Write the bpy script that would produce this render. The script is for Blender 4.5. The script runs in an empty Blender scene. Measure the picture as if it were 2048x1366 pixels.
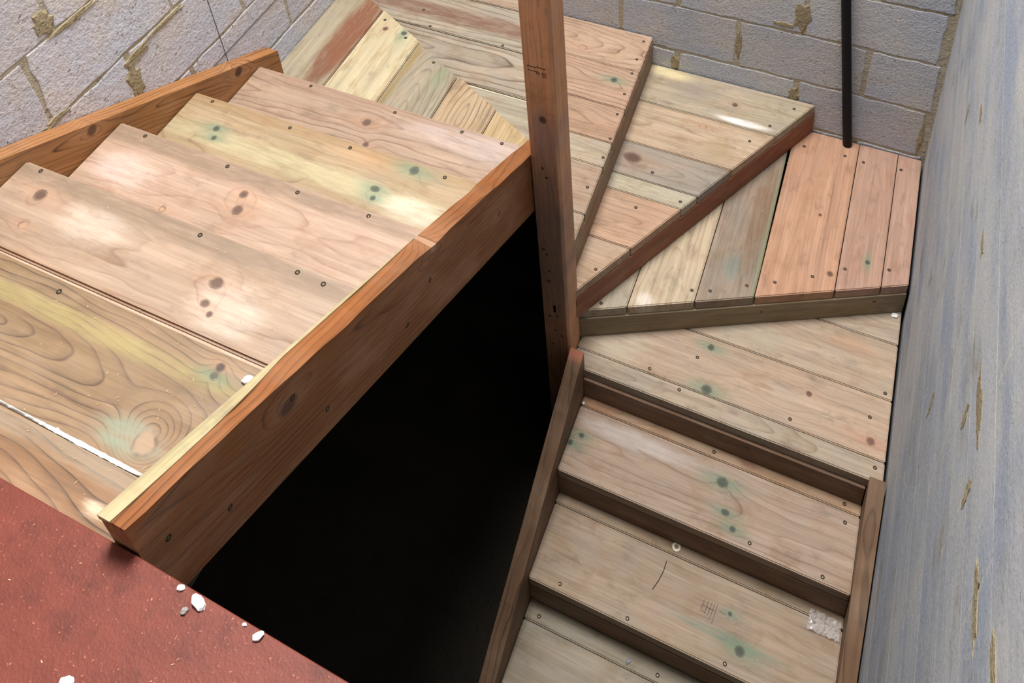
import bpy, bmesh, math, random
from mathutils import Vector, Matrix

# ------------------------------------------------------------------ camera, world, light, exposure
SC = bpy.context.scene
COL = SC.collection
cam_d = bpy.data.cameras.new('camera')
cam = bpy.data.objects.new('camera', cam_d)
COL.objects.link(cam)
cam_d.sensor_fit = 'HORIZONTAL'
cam_d.sensor_width = 36.0
cam_d.lens = 1930.91 / 2048 * 36.0
cam_d.shift_x = 0.0
cam_d.shift_y = -(683 + 291.68) / 2048          # the photo is the lower crop of a larger frame
cam_d.clip_start = 0.02
R3 = Matrix(((0.9133363927, -0.1654147850, 0.3720948571),
             (0.4017864639, 0.5146616384, -0.7574239469),
             (-0.0662138295, 0.8412855323, 0.5365206258)))
cam.matrix_world = Matrix.Translation((1.79764, -1.68491, 2.19885)) @ R3.to_4x4()
SC.camera = cam
SC.cycles.max_bounces = 4
SC.cycles.diffuse_bounces = 2
SC.cycles.adaptive_threshold = 0.05
SC.cycles.glossy_bounces = 2
SC.cycles.transmission_bounces = 2

world = bpy.data.worlds.new('sky')
SC.world = world
world.use_nodes = True
bgn = world.node_tree.nodes['Background']
bgn.inputs[0].default_value = (0.86, 0.93, 1.0, 1)
bgn.inputs[1].default_value = 0.44

def area(name, loc, target, size, power, col):
    d = bpy.data.lights.new(name, 'AREA')
    d.shape = 'SQUARE'
    d.size = size
    d.energy = power
    d.color = col
    o = bpy.data.objects.new(name, d)
    COL.objects.link(o)
    o.location = loc
    o.rotation_euler = (Vector(target) - Vector(loc)).to_track_quat('-Z', 'Y').to_euler()
    return o

area('roof_light', (0.75, 0.30, 4.9), (0.95, -0.1, 0.0), 1.5, 245, (1.0, 0.975, 0.945))

SC.view_settings.view_transform = 'Standard'
SC.view_settings.look = 'None'
SC.view_settings.gamma = 1
SC.view_settings.use_curve_mapping = False
SC.view_settings.exposure = 0.68

random.seed(7)

# ------------------------------------------------------------------ stair measurements (metres)
H = 0.14104           # rise
LN = {0: 0.002, 1: -0.259, 2: -0.520, 3: -0.778, 4: -1.044, 5: -1.298}   # upper nosings
GS = 0.260
RN = {6: -0.108, 7: -0.356, 8: -0.606, 9: -0.856, 10: -1.106}            # lower nosings
GR = 0.249
WALL_L, WALL_B, WALL_R = -0.054, 0.990, 2.045
TT = 0.042            # tread thickness

# ------------------------------------------------------------------ helpers
def srgb(r, g, b):
    f = lambda c: (c / 12.92) if c <= 0.04045 else ((c + 0.055) / 1.055) ** 2.4
    return (f(r / 255), f(g / 255), f(b / 255), 1.0)

def link(name, me, mat=None, parent=None):
    o = bpy.data.objects.new(name, me)
    COL.objects.link(o)
    if mat is not None and me is not None and not me.materials:
        me.materials.append(mat)
    if parent is not None:
        o.parent = parent
        o.matrix_parent_inverse = parent.matrix_basis.inverted() if parent.parent is None else Matrix()
    return o

def thing(name, label, cat, loc=(0, 0, 0), group=None):
    o = bpy.data.objects.new(name, None)
    COL.objects.link(o)
    o.location = loc
    o.empty_display_size = 0.05
    o.matrix_basis = Matrix.Translation(loc)
    tag(o, label, cat, group)
    return o

def tag(o, label, cat, group=None):
    o['label'] = label
    o['category'] = cat
    if group:
        o['group'] = group
    return o

def to_mesh(bm, name, bevel=0.0, seg=1):
    bmesh.ops.recalc_face_normals(bm, faces=bm.faces)
    if bevel > 0:
        bmesh.ops.bevel(bm, geom=list(bm.edges), offset=bevel, segments=seg, affect='EDGES', clamp_overlap=True)
    me = bpy.data.meshes.new(name)
    bm.to_mesh(me)
    bm.free()
    return me

def prism(name, pts, axis, a, b, bevel=0.002, seg=1):
    """polygon pts (2d) extruded from a to b along axis: z -> (x,y), x -> (y,z), y -> (x,z)"""
    bm = bmesh.new()
    def P(p, t):
        return {'z': (p[0], p[1], t), 'x': (t, p[0], p[1]), 'y': (p[0], t, p[1])}[axis]
    lo = [bm.verts.new(P(p, a)) for p in pts]
    hi = [bm.verts.new(P(p, b)) for p in pts]
    n = len(pts)
    bm.faces.new(lo[::-1])
    bm.faces.new(hi)
    for i in range(n):
        bm.faces.new((lo[i], lo[(i + 1) % n], hi[(i + 1) % n], hi[i]))
    return to_mesh(bm, name, bevel, seg)

def clip(poly, a, b, c):
    """keep a*x + b*y <= c"""
    out = []
    for i in range(len(poly)):
        p, q = poly[i], poly[(i + 1) % len(poly)]
        dp, dq = a * p[0] + b * p[1] - c, a * q[0] + b * q[1] - c
        if dp <= 0:
            out.append(p)
        if dp * dq < 0:
            t = dp / (dp - dq)
            out.append((p[0] + (q[0] - p[0]) * t, p[1] + (q[1] - p[1]) * t))
    return out

def poly_area(p):
    return abs(sum(p[i][0] * p[(i + 1) % len(p)][1] - p[(i + 1) % len(p)][0] * p[i][1] for i in range(len(p)))) / 2

# ------------------------------------------------------------------ node helpers
class NT:
    def __init__(s, tree):
        s.t = tree
        s.n = tree.nodes
        s.l = tree.links
    def put(s, sock, val):
        if hasattr(val, 'is_output'):
            s.l.new(val, sock)
        elif val is not None:
            sock.default_value = val
    def math(s, op, a, b=None, c=None, clamp=False):
        m = s.n.new('ShaderNodeMath')
        m.operation = op
        m.use_clamp = clamp
        s.put(m.inputs[0], a)
        if b is not None: s.put(m.inputs[1], b)
        if c is not None: s.put(m.inputs[2], c)
        return m.outputs[0]
    def vmath(s, op, a, b=None):
        m = s.n.new('ShaderNodeVectorMath')
        m.operation = op
        s.put(m.inputs[0], a)
        if b is not None: s.put(m.inputs[1], b)
        return m.outputs['Value'] if op in ('DOT_PRODUCT', 'LENGTH') else m.outputs['Vector']
    def comb(s, x, y, z):
        m = s.n.new('ShaderNodeCombineXYZ')
        for i, v in enumerate((x, y, z)): s.put(m.inputs[i], v)
        return m.outputs[0]
    def sep(s, v):
        m = s.n.new('ShaderNodeSeparateXYZ')
        s.put(m.inputs[0], v)
        return m.outputs
    def noise(s, vec, scale, detail=3, rough=0.55, out='Fac'):
        m = s.n.new('ShaderNodeTexNoise')
        s.put(m.inputs['Vector'], vec)
        s.put(m.inputs['Scale'], scale)
        m.inputs['Detail'].default_value = detail
        m.inputs['Roughness'].default_value = rough
        return m.outputs[out]
    def mix(s, fac, a, b, blend='MIX'):
        m = s.n.new('ShaderNodeMix')
        m.data_type = 'RGBA'
        m.blend_type = blend
        s.put(m.inputs[0], fac)
        s.put(m.inputs[6], a)
        s.put(m.inputs[7], b)
        return m.outputs[2]
    def maprange(s, v, a, b, c=0.0, d=1.0, smooth=True):
        m = s.n.new('ShaderNodeMapRange')
        m.interpolation_type = 'SMOOTHSTEP' if smooth else 'LINEAR'
        s.put(m.inputs[0], v)
        for i, x in enumerate((a, b, c, d)): s.put(m.inputs[1 + i], x)
        return m.outputs[0]
    def ramp(s, v, stops):
        m = s.n.new('ShaderNodeValToRGB')
        s.put(m.inputs[0], v)
        e = m.color_ramp.elements
        while len(e) < len(stops): e.new(0.5)
        for i, (p, c) in enumerate(stops):
            e[i].position = p
            e[i].color = c if len(c) == 4 else (*c, 1)
        return m.outputs[0]
    def group(s, g, **kw):
        m = s.n.new('ShaderNodeGroup')
        m.node_tree = g
        for k, v in kw.items(): s.put(m.inputs[k], v)
        return m.outputs

def new_group(name, ins, outs):
    g = bpy.data.node_groups.new(name, 'ShaderNodeTree')
    for n, t in ins: g.interface.new_socket(n, in_out='INPUT', socket_type=t)
    for n, t in outs: g.interface.new_socket(n, in_out='OUTPUT', socket_type=t)
    gi = g.nodes.new('NodeGroupInput')
    go = g.nodes.new('NodeGroupOutput')
    return g, NT(g), gi.outputs, go.inputs

F, V, C4 = 'NodeSocketFloat', 'NodeSocketVector', 'NodeSocketColor'

# knot: pushes the rings outward around it and gives masks
KNOT, k, i, o = new_group('knot', [('U', F), ('V', F), ('KU', F), ('KV', F), ('R', F), ('Asp', F)],
                          [('Push', F), ('Disc', F), ('Edge', F), ('Halo', F)])
du = k.math('SUBTRACT', i['U'], i['KU'])
dv = k.math('SUBTRACT', i['V'], i['KV'])
iv = k.math('DIVIDE', 0.55, i['R'])
wob = k.noise(k.comb(k.math('MULTIPLY', du, iv), k.math('MULTIPLY', dv, iv), k.math('MULTIPLY', i['KU'], 31.0)), 1.0, 2, 0.6)
d0 = k.math('SQRT', k.math('ADD', k.math('MULTIPLY', k.math('MULTIPLY', du, du), i['Asp']), k.math('MULTIPLY', dv, dv)))
d = k.math('MULTIPLY', k.math('DIVIDE', d0, i['R']), k.math('ADD', 0.45, k.math('MULTIPLY', wob, 1.1)))
e2 = k.math('MULTIPLY', k.math('POWER', k.math('DIVIDE', k.math('DIVIDE', d0, i['R']), 2.6), 2.0), -1.0)
k.l.new(k.math('EXPONENT', e2), o['Push'])
k.l.new(k.maprange(d, 0.55, 1.15, 1.0, 0.0), o['Disc'])
eg = k.maprange(k.math('ABSOLUTE', k.math('SUBTRACT', d, 0.95)), 0.0, 0.30, 1.0, 0.0)
k.l.new(k.math('MULTIPLY', eg, k.maprange(wob, 0.38, 0.62, 0.05, 0.9)), o['Edge'])
hx = k.math('POWER', k.math('DIVIDE', du, k.math('MULTIPLY', i['R'], 4.6)), 2.0)
hy = k.math('POWER', k.math('DIVIDE', dv, k.math('MULTIPLY', i['R'], 1.7)), 2.0)
k.l.new(k.math('EXPONENT', k.math('MULTIPLY', k.math('ADD', hx, hy), -1.0)), o['Halo'])

# elliptical blotch (stain, or shade or sheen put into the colour) with ragged border
SPOT, k, i, o = new_group('blotch', [('U', F), ('V', F), ('KU', F), ('KV', F), ('RU', F), ('RV', F), ('Rag', F)], [('Mask', F)])
a = k.math('POWER', k.math('DIVIDE', k.math('SUBTRACT', i['U'], i['KU']), i['RU']), 2.0)
b = k.math('POWER', k.math('DIVIDE', k.math('SUBTRACT', i['V'], i['KV']), i['RV']), 2.0)
nz = k.noise(k.comb(k.math('MULTIPLY', i['U'], 9.0), k.math('MULTIPLY', i['V'], 52.0), i['KV']), 1.0, 5, 0.7)
m = k.math('EXPONENT', k.math('MULTIPLY', k.math('ADD', a, b), -1.0))
m2 = k.math('ADD', m, k.math('MULTIPLY', k.math('SUBTRACT', nz, 0.5), i['Rag']))
k.l.new(k.math('MULTIPLY', k.maprange(m2, 0.12, 0.85), k.maprange(nz, 0.30, 0.62, 0.45, 1.0)), o['Mask'])

# pine: growth rings cut by the board, fibres, tone drift
WOOD, k, i, o = new_group('pine', [('UVW', V), ('Push', F), ('Base', C4), ('Late', C4), ('Freq', F), ('Tilt', F), ('V0', F),
                                   ('Depth', F), ('Contrast', F), ('Grey', F), ('Dirt', F), ('Seed', F)],
                          [('Color', C4), ('Ring', F), ('Fibre', F), ('Blotch', F)])
uvw = k.sep(i['UVW'])
u, v, w = uvw[0], uvw[1], uvw[2]
us = k.math('ADD', u, i['Seed'])
wv = k.comb(k.math('MULTIPLY', us, 1.1), k.math('MULTIPLY', v, 3.2), k.math('ADD', w, i['Seed']))
n1 = k.noise(wv, 2.6, 2, 0.5)
jit = k.noise(k.comb(k.math('MULTIPLY', us, 1.3), k.math('MULTIPLY', v, 4.0), k.math('SUBTRACT', w, i['Seed'])), 2.4, 2, 0.5)
vv = k.math('ADD', k.math('SUBTRACT', v, i['V0']), k.math('MULTIPLY', k.math('SUBTRACT', n1, 0.5), 0.055))
ww = k.math('ADD', k.math('ADD', w, i['Depth']), k.math('ADD', k.math('MULTIPLY', u, i['Tilt']), k.math('MULTIPLY', k.math('SUBTRACT', jit, 0.5), 0.050)))
r = k.math('SQRT', k.math('ADD', k.math('MULTIPLY', vv, vv), k.math('MULTIPLY', ww, ww)))
r = k.math('ADD', r, i['Push'])
ph = k.math('FRACT', k.math('MULTIPLY', r, i['Freq']))
ring = k.ramp(ph, [(0.0, (0.08,) * 3), (0.06, (0.0,) * 3), (0.62, (0.05,) * 3), (0.84, (0.38,) * 3), (0.94, (1.0,) * 3), (1.0, (0.08,) * 3)])
cm = k.maprange(k.noise(k.comb(k.math('MULTIPLY', us, 1.3), k.math('MULTIPLY', v, 7.0), i['Seed']), 2.2, 2), 0.30, 0.66, 0.45, 1.0)
ringc = k.math('MULTIPLY', k.math('MULTIPLY', ring, cm), i['Contrast'], clamp=True)
fib = k.noise(k.comb(k.math('MULTIPLY', us, 7.0), k.math('MULTIPLY', v, 190.0), k.math('MULTIPLY', w, 190.0)), 1.0, 2, 0.6)
stv = k.noise(k.comb(k.math('MULTIPLY', us, 1.6), k.math('MULTIPLY', v, 46.0), k.math('MULTIPLY', w, 46.0)), 1.0, 3, 0.65)
blo = k.noise(k.comb(k.math('MULTIPLY', us, 2.2), k.math('MULTIPLY', v, 7.0), k.math('ADD', w, i['Seed'])), 2.0, 3, 0.62)
blo2 = k.noise(k.comb(k.math('MULTIPLY', us, 3.0), k.math('MULTIPLY', v, 4.5), k.math('SUBTRACT', w, i['Seed'])), 3.4, 3, 0.65)
c = k.mix(ringc, i['Base'], i['Late'])
c = k.mix(k.maprange(blo, 0.40, 0.72, 0.0, 0.32), c, k.mix(0.5, i['Base'], srgb(222, 186, 156)))
c = k.mix(k.maprange(blo2, 0.50, 0.74, 0.0, 0.42), c, k.mix(0.55, i['Late'], srgb(150, 120, 92)))
c = k.mix(k.math('MULTIPLY', k.maprange(blo2, 0.30, 0.62, 1.0, 0.15), i['Grey']), c, srgb(152, 142, 131))
c = k.mix(k.math('MULTIPLY', k.maprange(stv, 0.34, 0.26), k.maprange(blo, 0.40, 0.60, 0.1, 0.75)), c, srgb(92, 66, 48))
sf = k.maprange(stv, 0.28, 0.72, 0.80, 1.12, False)
c = k.mix(1.0, c, k.comb(sf, k.math('POWER', sf, 1.15), k.math('POWER', sf, 1.3)), 'MULTIPLY')
c = k.mix(k.maprange(k.noise(k.comb(us, k.math('MULTIPLY', v, 2.0), w), 9.0, 4, 0.7), 0.52, 0.74, 0.0, i['Dirt']), c, srgb(106, 90, 74))
c = k.mix(1.0, c, k.comb(k.maprange(fib, 0.2, 0.8, 0.84, 1.12, False), k.maprange(fib, 0.2, 0.8, 0.83, 1.13, False), k.maprange(fib, 0.2, 0.8, 0.81, 1.14, False)), 'MULTIPLY')
k.l.new(c, o['Color'])
k.l.new(ringc, o['Ring'])
k.l.new(fib, o['Fibre'])
k.l.new(blo2, o['Blotch'])

GREEN = srgb(92, 128, 104)
def fade(c, f, l=1.0):
    g = 0.3 * c[0] + 0.55 * c[1] + 0.15 * c[2]
    return tuple((x + (g - x) * f) * l for x in c[:3]) + (1.0,)
wood_n = [0]
def wood(origin, U, Vv, base, late, freq=95, tilt=0.05, v0=0.0, depth=0.035, contrast=0.5, grey=0.2,
         knots=(), spots=(), rough=0.6, spec=0.35, bump=0.35, chips=0.25, sat=0.16, lum=0.84, dirt=0.46):
    """origin and knot/blotch places in scene metres, U grain direction, V across the grain"""
    wood_n[0] += 1
    base, late = fade(base, sat, lum), fade(late, sat / 2, lum * 0.92)
    mat = bpy.data.materials.new('pine_board_wood')
    mat.use_nodes = True
    t = NT(mat.node_tree)
    bs = t.n['Principled BSDF']
    U = Vector(U).normalized()
    Vv = Vector(Vv).normalized()
    W = U.cross(Vv)
    O = Vector(origin)
    co = t.n.new('ShaderNodeTexCoord').outputs['Object']
    p = t.vmath('SUBTRACT', co, tuple(O))
    u = t.vmath('DOT_PRODUCT', p, tuple(U))
    v = t.vmath('DOT_PRODUCT', p, tuple(Vv))
    w = t.vmath('DOT_PRODUCT', p, tuple(W))
    loc = lambda q: ((Vector(q) - O).dot(U), (Vector(q) - O).dot(Vv))
    push, ks = 0.0, []
    for (q, rad, kind) in knots:
        ku, kv = loc(q)
        g = t.group(KNOT, U=u, V=v, KU=ku, KV=kv, R=rad, Asp=0.42 + 0.7 * abs(math.sin(ku * 37.1 + kv * 91.7)))
        push = t.math('ADD', push, t.math('MULTIPLY', g['Push'], -((rad * 1.0 + 0.004) if kind != 'big' else (rad * 3.2 + 0.02))))
        ks.append((g, kind))
    wd = t.group(WOOD, UVW=t.comb(u, v, w), Push=push, Base=base, Late=late, Freq=freq, Tilt=tilt, V0=v0, Depth=depth,
                 Contrast=min(1.15, contrast * 1.6), Grey=max(0.0, grey + 0.10), Dirt=dirt, Seed=wood_n[0] * 3.173)
    c = wd['Color']
    for (q, ru, rv, col, amt, rag) in spots:
        ku, kv = loc(q)
        g = t.group(SPOT, U=u, V=v, KU=ku, KV=kv, RU=ru, RV=rv, Rag=rag)
        c = t.mix(t.math('MULTIPLY', g['Mask'], amt), c, col)
    for g, kind in ks:
        if kind == 'green':
            c = t.mix(t.math('MULTIPLY', g['Halo'], 0.62), c, GREEN)
        elif kind == 'red':
            c = t.mix(t.math('MULTIPLY', g['Halo'], 0.4), c, srgb(176, 108, 82))
        else:
            c = t.mix(t.math('MULTIPLY', g['Halo'], 0.28), c, srgb(176, 128, 96))
        inner = {'green': srgb(56, 62, 54), 'dark': srgb(78, 52, 42), 'big': srgb(168, 138, 112), 'red': srgb(96, 66, 52),
                 'pale': srgb(176, 140, 112), 'black': srgb(48, 34, 30)}[kind]
        c = t.mix(t.math('MULTIPLY', g['Disc'], 0.85), c, inner)
        c = t.mix(t.math('MULTIPLY', g['Edge'], 0.75), c, srgb(58, 44, 36))
    t.l.new(c, bs.inputs['Base Color'])
    rr = t.math('ADD', rough - 0.1, t.math('MULTIPLY', wd['Blotch'], 0.25))
    t.l.new(rr, bs.inputs['Roughness'])
    bs.inputs['Specular IOR Level'].default_value = spec
    bn = t.n.new('ShaderNodeBump')
    bn.inputs['Strength'].default_value = bump
    bn.inputs['Distance'].default_value = 0.002
    hb = t.noise(t.comb(t.math('MULTIPLY', u, 7.0), t.math('MULTIPLY', v, 150.0), t.math('MULTIPLY', w, 150.0)), 1.0, 2, 0.6)
    t.l.new(t.math('MULTIPLY', hb, 0.8), bn.inputs['Height'])
    t.l.new(bn.outputs[0], bs.inputs['Normal'])
    return mat

def plain(name, col, rough=0.6, spec=0.3, metal=0.0, var=0.12, scale=60, bump=0.0):
    mat = bpy.data.materials.new(name)
    mat.use_nodes = True
    t = NT(mat.node_tree)
    bs = t.n['Principled BSDF']
    co = t.n.new('ShaderNodeTexCoord').outputs['Object']
    n = t.noise(co, scale, 3)
    lo = tuple(x * (1 - var) for x in col[:3]) + (1,)
    hi = tuple(min(1, x * (1 + var)) for x in col[:3]) + (1,)
    t.l.new(t.mix(n, lo, hi), bs.inputs['Base Color'])
    bs.inputs['Roughness'].default_value = rough
    bs.inputs['Metallic'].default_value = metal
    bs.inputs['Specular IOR Level'].default_value = spec
    if bump:
        bn = t.n.new('ShaderNodeBump')
        bn.inputs['Strength'].default_value = bump
        bn.inputs['Distance'].default_value = 0.003
        t.l.new(n, bn.inputs['Height'])
        t.l.new(bn.outputs[0], bs.inputs['Normal'])
    return mat

def concrete(name, base, tint, blotch, pit=0.8, streak=None, tone=0.16, relief=0.95):
    """cast block: mottled tone, open pits, a different tone for each block; streak = smeared along y"""
    mat = bpy.data.materials.new(name)
    mat.use_nodes = True
    t = NT(mat.node_tree)
    bs = t.n['Principled BSDF']
    geo = t.n.new('ShaderNodeNewGeometry').outputs['Position']
    oi = t.n.new('ShaderNodeObjectInfo').outputs['Random']
    n1 = t.noise(geo, 5.5, 4, 0.6)
    n2 = t.noise(geo, 120, 3, 0.6)
    c = t.mix(t.maprange(n1, 0.35, 0.68), base, tint)
    c = t.mix(t.math('MULTIPLY', t.maprange(t.noise(geo, 3.1, 4, 0.7), 0.54, 0.72), 0.45), c, blotch)
    f = t.math('ADD', 1.0 - tone / 2, t.math('MULTIPLY', oi, tone))
    c = t.mix(1.0, c, t.comb(f, f, f), 'MULTIPLY')
    g = t.maprange(n2, 0.25, 0.75, 0.82, 1.16, False)
    c = t.mix(1.0, c, t.comb(g, g, g), 'MULTIPLY')
    vo = t.n.new('ShaderNodeTexVoronoi')
    vo.feature = 'F1'
    sc = t.vmath('MULTIPLY', geo, (1.0, 1.0, 1.5))
    n30 = t.noise(geo, 30, 4, 0.7)
    wj = t.comb(n30, n2, n30)
    sc = t.vmath('ADD', sc, t.vmath('MULTIPLY', wj, (0.035, 0.02, 0.035)))
    t.l.new(sc, vo.inputs['Vector'])
    vo.inputs['Scale'].default_value = 52
    pm = t.maprange(vo.outputs['Distance'], 0.08, 0.24, 1.0, 0.0)
    pm = t.math('MULTIPLY', pm, t.maprange(t.noise(geo, 22, 2), 0.44, 0.62))
    c = t.mix(t.math('MULTIPLY', pm, 0.45 * pit), c, tuple(x * 0.42 for x in base[:3]) + (1,))
    hgt = t.math('SUBTRACT', t.math('ADD', t.math('MULTIPLY', n2, 0.28), t.math('MULTIPLY', n30, 0.6 * pit)), t.math('MULTIPLY', pm, pit))
    if streak:
        st = t.noise(t.vmath('MULTIPLY', geo, (1.0, 1.0, 11.0)), 1.0, 3, 0.55)
        st2 = t.noise(t.vmath('MULTIPLY', geo, (1.0, 4.0, 5.0)), 1.5, 5, 0.68)
        st3 = t.noise(t.vmath('MULTIPLY', geo, (1.0, 1.5, 3.4)), 1.7, 4, 0.6)
        c = t.mix(t.math('MULTIPLY', t.maprange(st3, 0.40, 0.64), 0.6), c, srgb(196, 195, 194))
        c = t.mix(t.math('MULTIPLY', t.maprange(st, 0.55, 0.66), 0.35), c, streak)
        c = t.mix(t.math('MULTIPLY', t.maprange(st2, 0.58, 0.70), 0.6), c, blotch)
        hgt = t.math('ADD', hgt, t.math('MULTIPLY', st, 0.8))
    t.l.new(c, bs.inputs['Base Color'])
    bs.inputs['Roughness'].default_value = 0.88
    bs.inputs['Specular IOR Level'].default_value = 0.2
    bn = t.n.new('ShaderNodeBump')
    bn.inputs['Strength'].default_value = relief
    bn.inputs['Distance'].default_value = 0.006
    t.l.new(hgt, bn.inputs['Height'])
    t.l.new(bn.outputs[0], bs.inputs['Normal'])
    return mat

# ------------------------------------------------------------------ setting: walls of concrete blocks
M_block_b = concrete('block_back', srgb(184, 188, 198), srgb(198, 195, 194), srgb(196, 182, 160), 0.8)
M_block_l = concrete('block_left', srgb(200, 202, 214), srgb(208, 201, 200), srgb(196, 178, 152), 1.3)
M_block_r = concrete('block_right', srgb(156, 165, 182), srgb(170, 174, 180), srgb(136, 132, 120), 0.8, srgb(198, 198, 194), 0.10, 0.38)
M_mortar = concrete('mortar', srgb(178, 168, 146), srgb(188, 180, 162), srgb(150, 134, 104), 1.6)
M_mortar_r = concrete('mortar_right', srgb(172, 178, 188), srgb(182, 182, 178), srgb(160, 148, 116), 0.8, srgb(196, 192, 180), 0.0, 0.5)

def slab(name, lo, hi, mat, bevel=0.0):
    bm = bmesh.new()
    bmesh.ops.create_cube(bm, size=1)
    for vt in bm.verts:
        vt.co = Vector([lo[j] + (hi[j] - lo[j]) * (vt.co[j] + 0.5) for j in range(3)])
    return to_mesh(bm, name, bevel)

def structure(name, me, mat):
    o = link(name, me, mat)
    o['kind'] = 'structure'
    return o

def block_mesh(w, h, depth, rag, rnd, cham=0.0012, inset=0.003):
    """one block, face towards +n at n=0, ragged arrises; local a = along wall, b = up"""
    bm = bmesh.new()
    pts = []
    def edge(p, q, n):
        for j in range(n):
            t = j / n
            pts.append((p[0] + (q[0] - p[0]) * t + rnd.uniform(-rag, rag), p[1] + (q[1] - p[1]) * t + rnd.uniform(-rag, rag)))
    c = [(0, 0), (w, 0), (w, h), (0, h)]
    edge(c[0], c[1], 9); edge(c[1], c[2], 5); edge(c[2], c[3], 9); edge(c[3], c[0], 5)
    cx, cy = w / 2, h / 2
    f = [(x + (inset if x < cx else -inset), y + (inset if y < cy else -inset)) for x, y in pts]
    bot = [bm.verts.new((x, y, -depth)) for x, y in pts]
    mid = [bm.verts.new((x, y, -cham)) for x, y in pts]
    top = [bm.verts.new((x, y, 0.0)) for x, y in f]
    n = len(pts)
    for a_, b_ in ((bot, mid), (mid, top)):
        for j in range(n):
            bm.faces.new((a_[j], a_[(j + 1) % n], b_[(j + 1) % n], b_[j]))
    bm.faces.new(top)
    return bm

def block_wall(parent, mat, origin, along, up, normal, courses, a0, a1, joints, seed, rag=0.004, jh=0.011, jv=0.015):
    rnd = random.Random(seed)
    A, B, N = Vector(along), Vector(up), Vector(normal)
    R = Matrix((A, B, N)).transposed().to_4x4()
    for ci, z0 in enumerate(courses):
        j0 = joints[ci % len(joints)] if not isinstance(joints, dict) else joints[round(z0, 3)]
        s = j0 - 0.45 * math.ceil((j0 - a0) / 0.45)
        while s < a1:
            l = max(s + jv / 2, a0)
            r_ = min(s + 0.45 - jv / 2 + rnd.uniform(-.003, .003), a1)
            if r_ - l > 0.05:
                bm = block_mesh(r_ - l, 0.225 - jh, 0.03, rag, rnd)
                me = to_mesh(bm, 'block')
                b = bpy.data.objects.new('block', me)
                COL.objects.link(b)
                me.materials.append(mat)
                b.parent = parent
                b.matrix_basis = Matrix.Translation(Vector(origin) + A * l + B * (z0 + jh / 2) + N * rnd.uniform(-0.0008, 0.0012)) @ R
            s += 0.45

REC = 0.0022
# left wall (faces +x)
wl = structure('wall_left', slab('wall_left', (-0.30, -3.0, -1.72), (WALL_L - REC, 1.25, 3.2), None), M_mortar)
cz = [-0.278 + 0.225 * j for j in range(-1, 10)]
jl = {}
for j, z in enumerate(cz):
    jl[round(z, 3)] = -0.655 if (j % 2 == 0) else -0.395
jl[round(0.622, 3)] = -0.555
block_wall(wl, M_block_l, (WALL_L, 0, 0), (0, 1, 0), (0, 0, 1), (1, 0, 0), cz, -2.0, WALL_B, jl, 3, 0.0045)
# back wall (faces -y); along = -x keeps a right-handed frame
wb = structure('wall_back', slab('wall_back', (-0.30, WALL_B + REC, -1.72), (2.3, 1.25, 3.2), None), M_mortar)
cz = [-0.469 + 0.225 * j for j in range(-2, 8)]
block_wall(wb, M_block_b, (0, WALL_B, 0), (-1, 0, 0), (0, 0, 1), (0, 1, 0), [], 0, 1, [0], 1)
def back_blocks():
    rnd = random.Random(11)
    R = Matrix(((1, 0, 0), (0, 0, -1), (0, 1, 0))).to_4x4()      # a->x, b->z, n->-y
    for ci, z0 in enumerate(cz):
        j0 = 0.898 if ci % 2 == 0 else 1.123
        s = j0 - 0.45 * math.ceil((j0 - WALL_L) / 0.45)
        while s < WALL_R:
            l = max(s + 0.010, WALL_L + 0.004)
            r_ = min(s + 0.44 + rnd.uniform(-.004, .002), WALL_R - 0.018)
            if r_ - l > 0.05:
                me = to_mesh(block_mesh(r_ - l, 0.213, 0.03, 0.0038, rnd), 'block')
                b = bpy.data.objects.new('block', me)
                COL.objects.link(b)
                me.materials.append(M_block_b)
                b.parent = wb
                b.matrix_basis = Matrix.Translation((l, WALL_B - rnd.uniform(-.0008, .001), z0 + 0.006)) @ R
            s += 0.45
back_blocks()
# right wall (faces -x), joints struck almost flush
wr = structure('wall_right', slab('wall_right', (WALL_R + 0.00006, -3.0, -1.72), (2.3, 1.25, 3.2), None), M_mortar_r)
def right_blocks():
    rnd = random.Random(5)
    R = Matrix(((0, 0, -1), (-1, 0, 0), (0, 1, 0))).to_4x4()     # a->-y, b->z, n->-x
    for ci in range(-8, 7):
        z0 = 0.31 + 0.225 * ci
        s = -2.1 + (0.225 if ci % 2 else 0.0) + rnd.uniform(-.04, .04)
        while s < WALL_B:
            l, r_ = s + 0.006, min(s + 0.444, WALL_B - 0.005)
            if r_ - l > 0.05:
                me = to_mesh(block_mesh(r_ - l, 0.219, 0.03, 0.0022, rnd, 0.00002, 0.0), 'block')
                b = bpy.data.objects.new('block', me)
                COL.objects.link(b)
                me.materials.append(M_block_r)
                b.parent = wr
                b.matrix_basis = Matrix.Translation((WALL_R - rnd.uniform(0, .00008), r_, z0 + 0.004)) @ R
            s += 0.45
right_blocks()

structure('sky_block_wall', slab('sky_block_wall', (-0.30, -3.2, -1.72), (2.3, -3.0, 0.70), None), M_mortar_r)  # unseen; added to stop sky light leaking in below the landing
structure('sky_block_ceiling', slab('sky_block_ceiling', (-0.30, -3.2, 3.0), (2.3, -1.1, 3.1), None), plain('sky_block_board', srgb(150, 146, 140), 0.9))  # unseen; added over the landing to keep steep sky light off the risers
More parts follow.
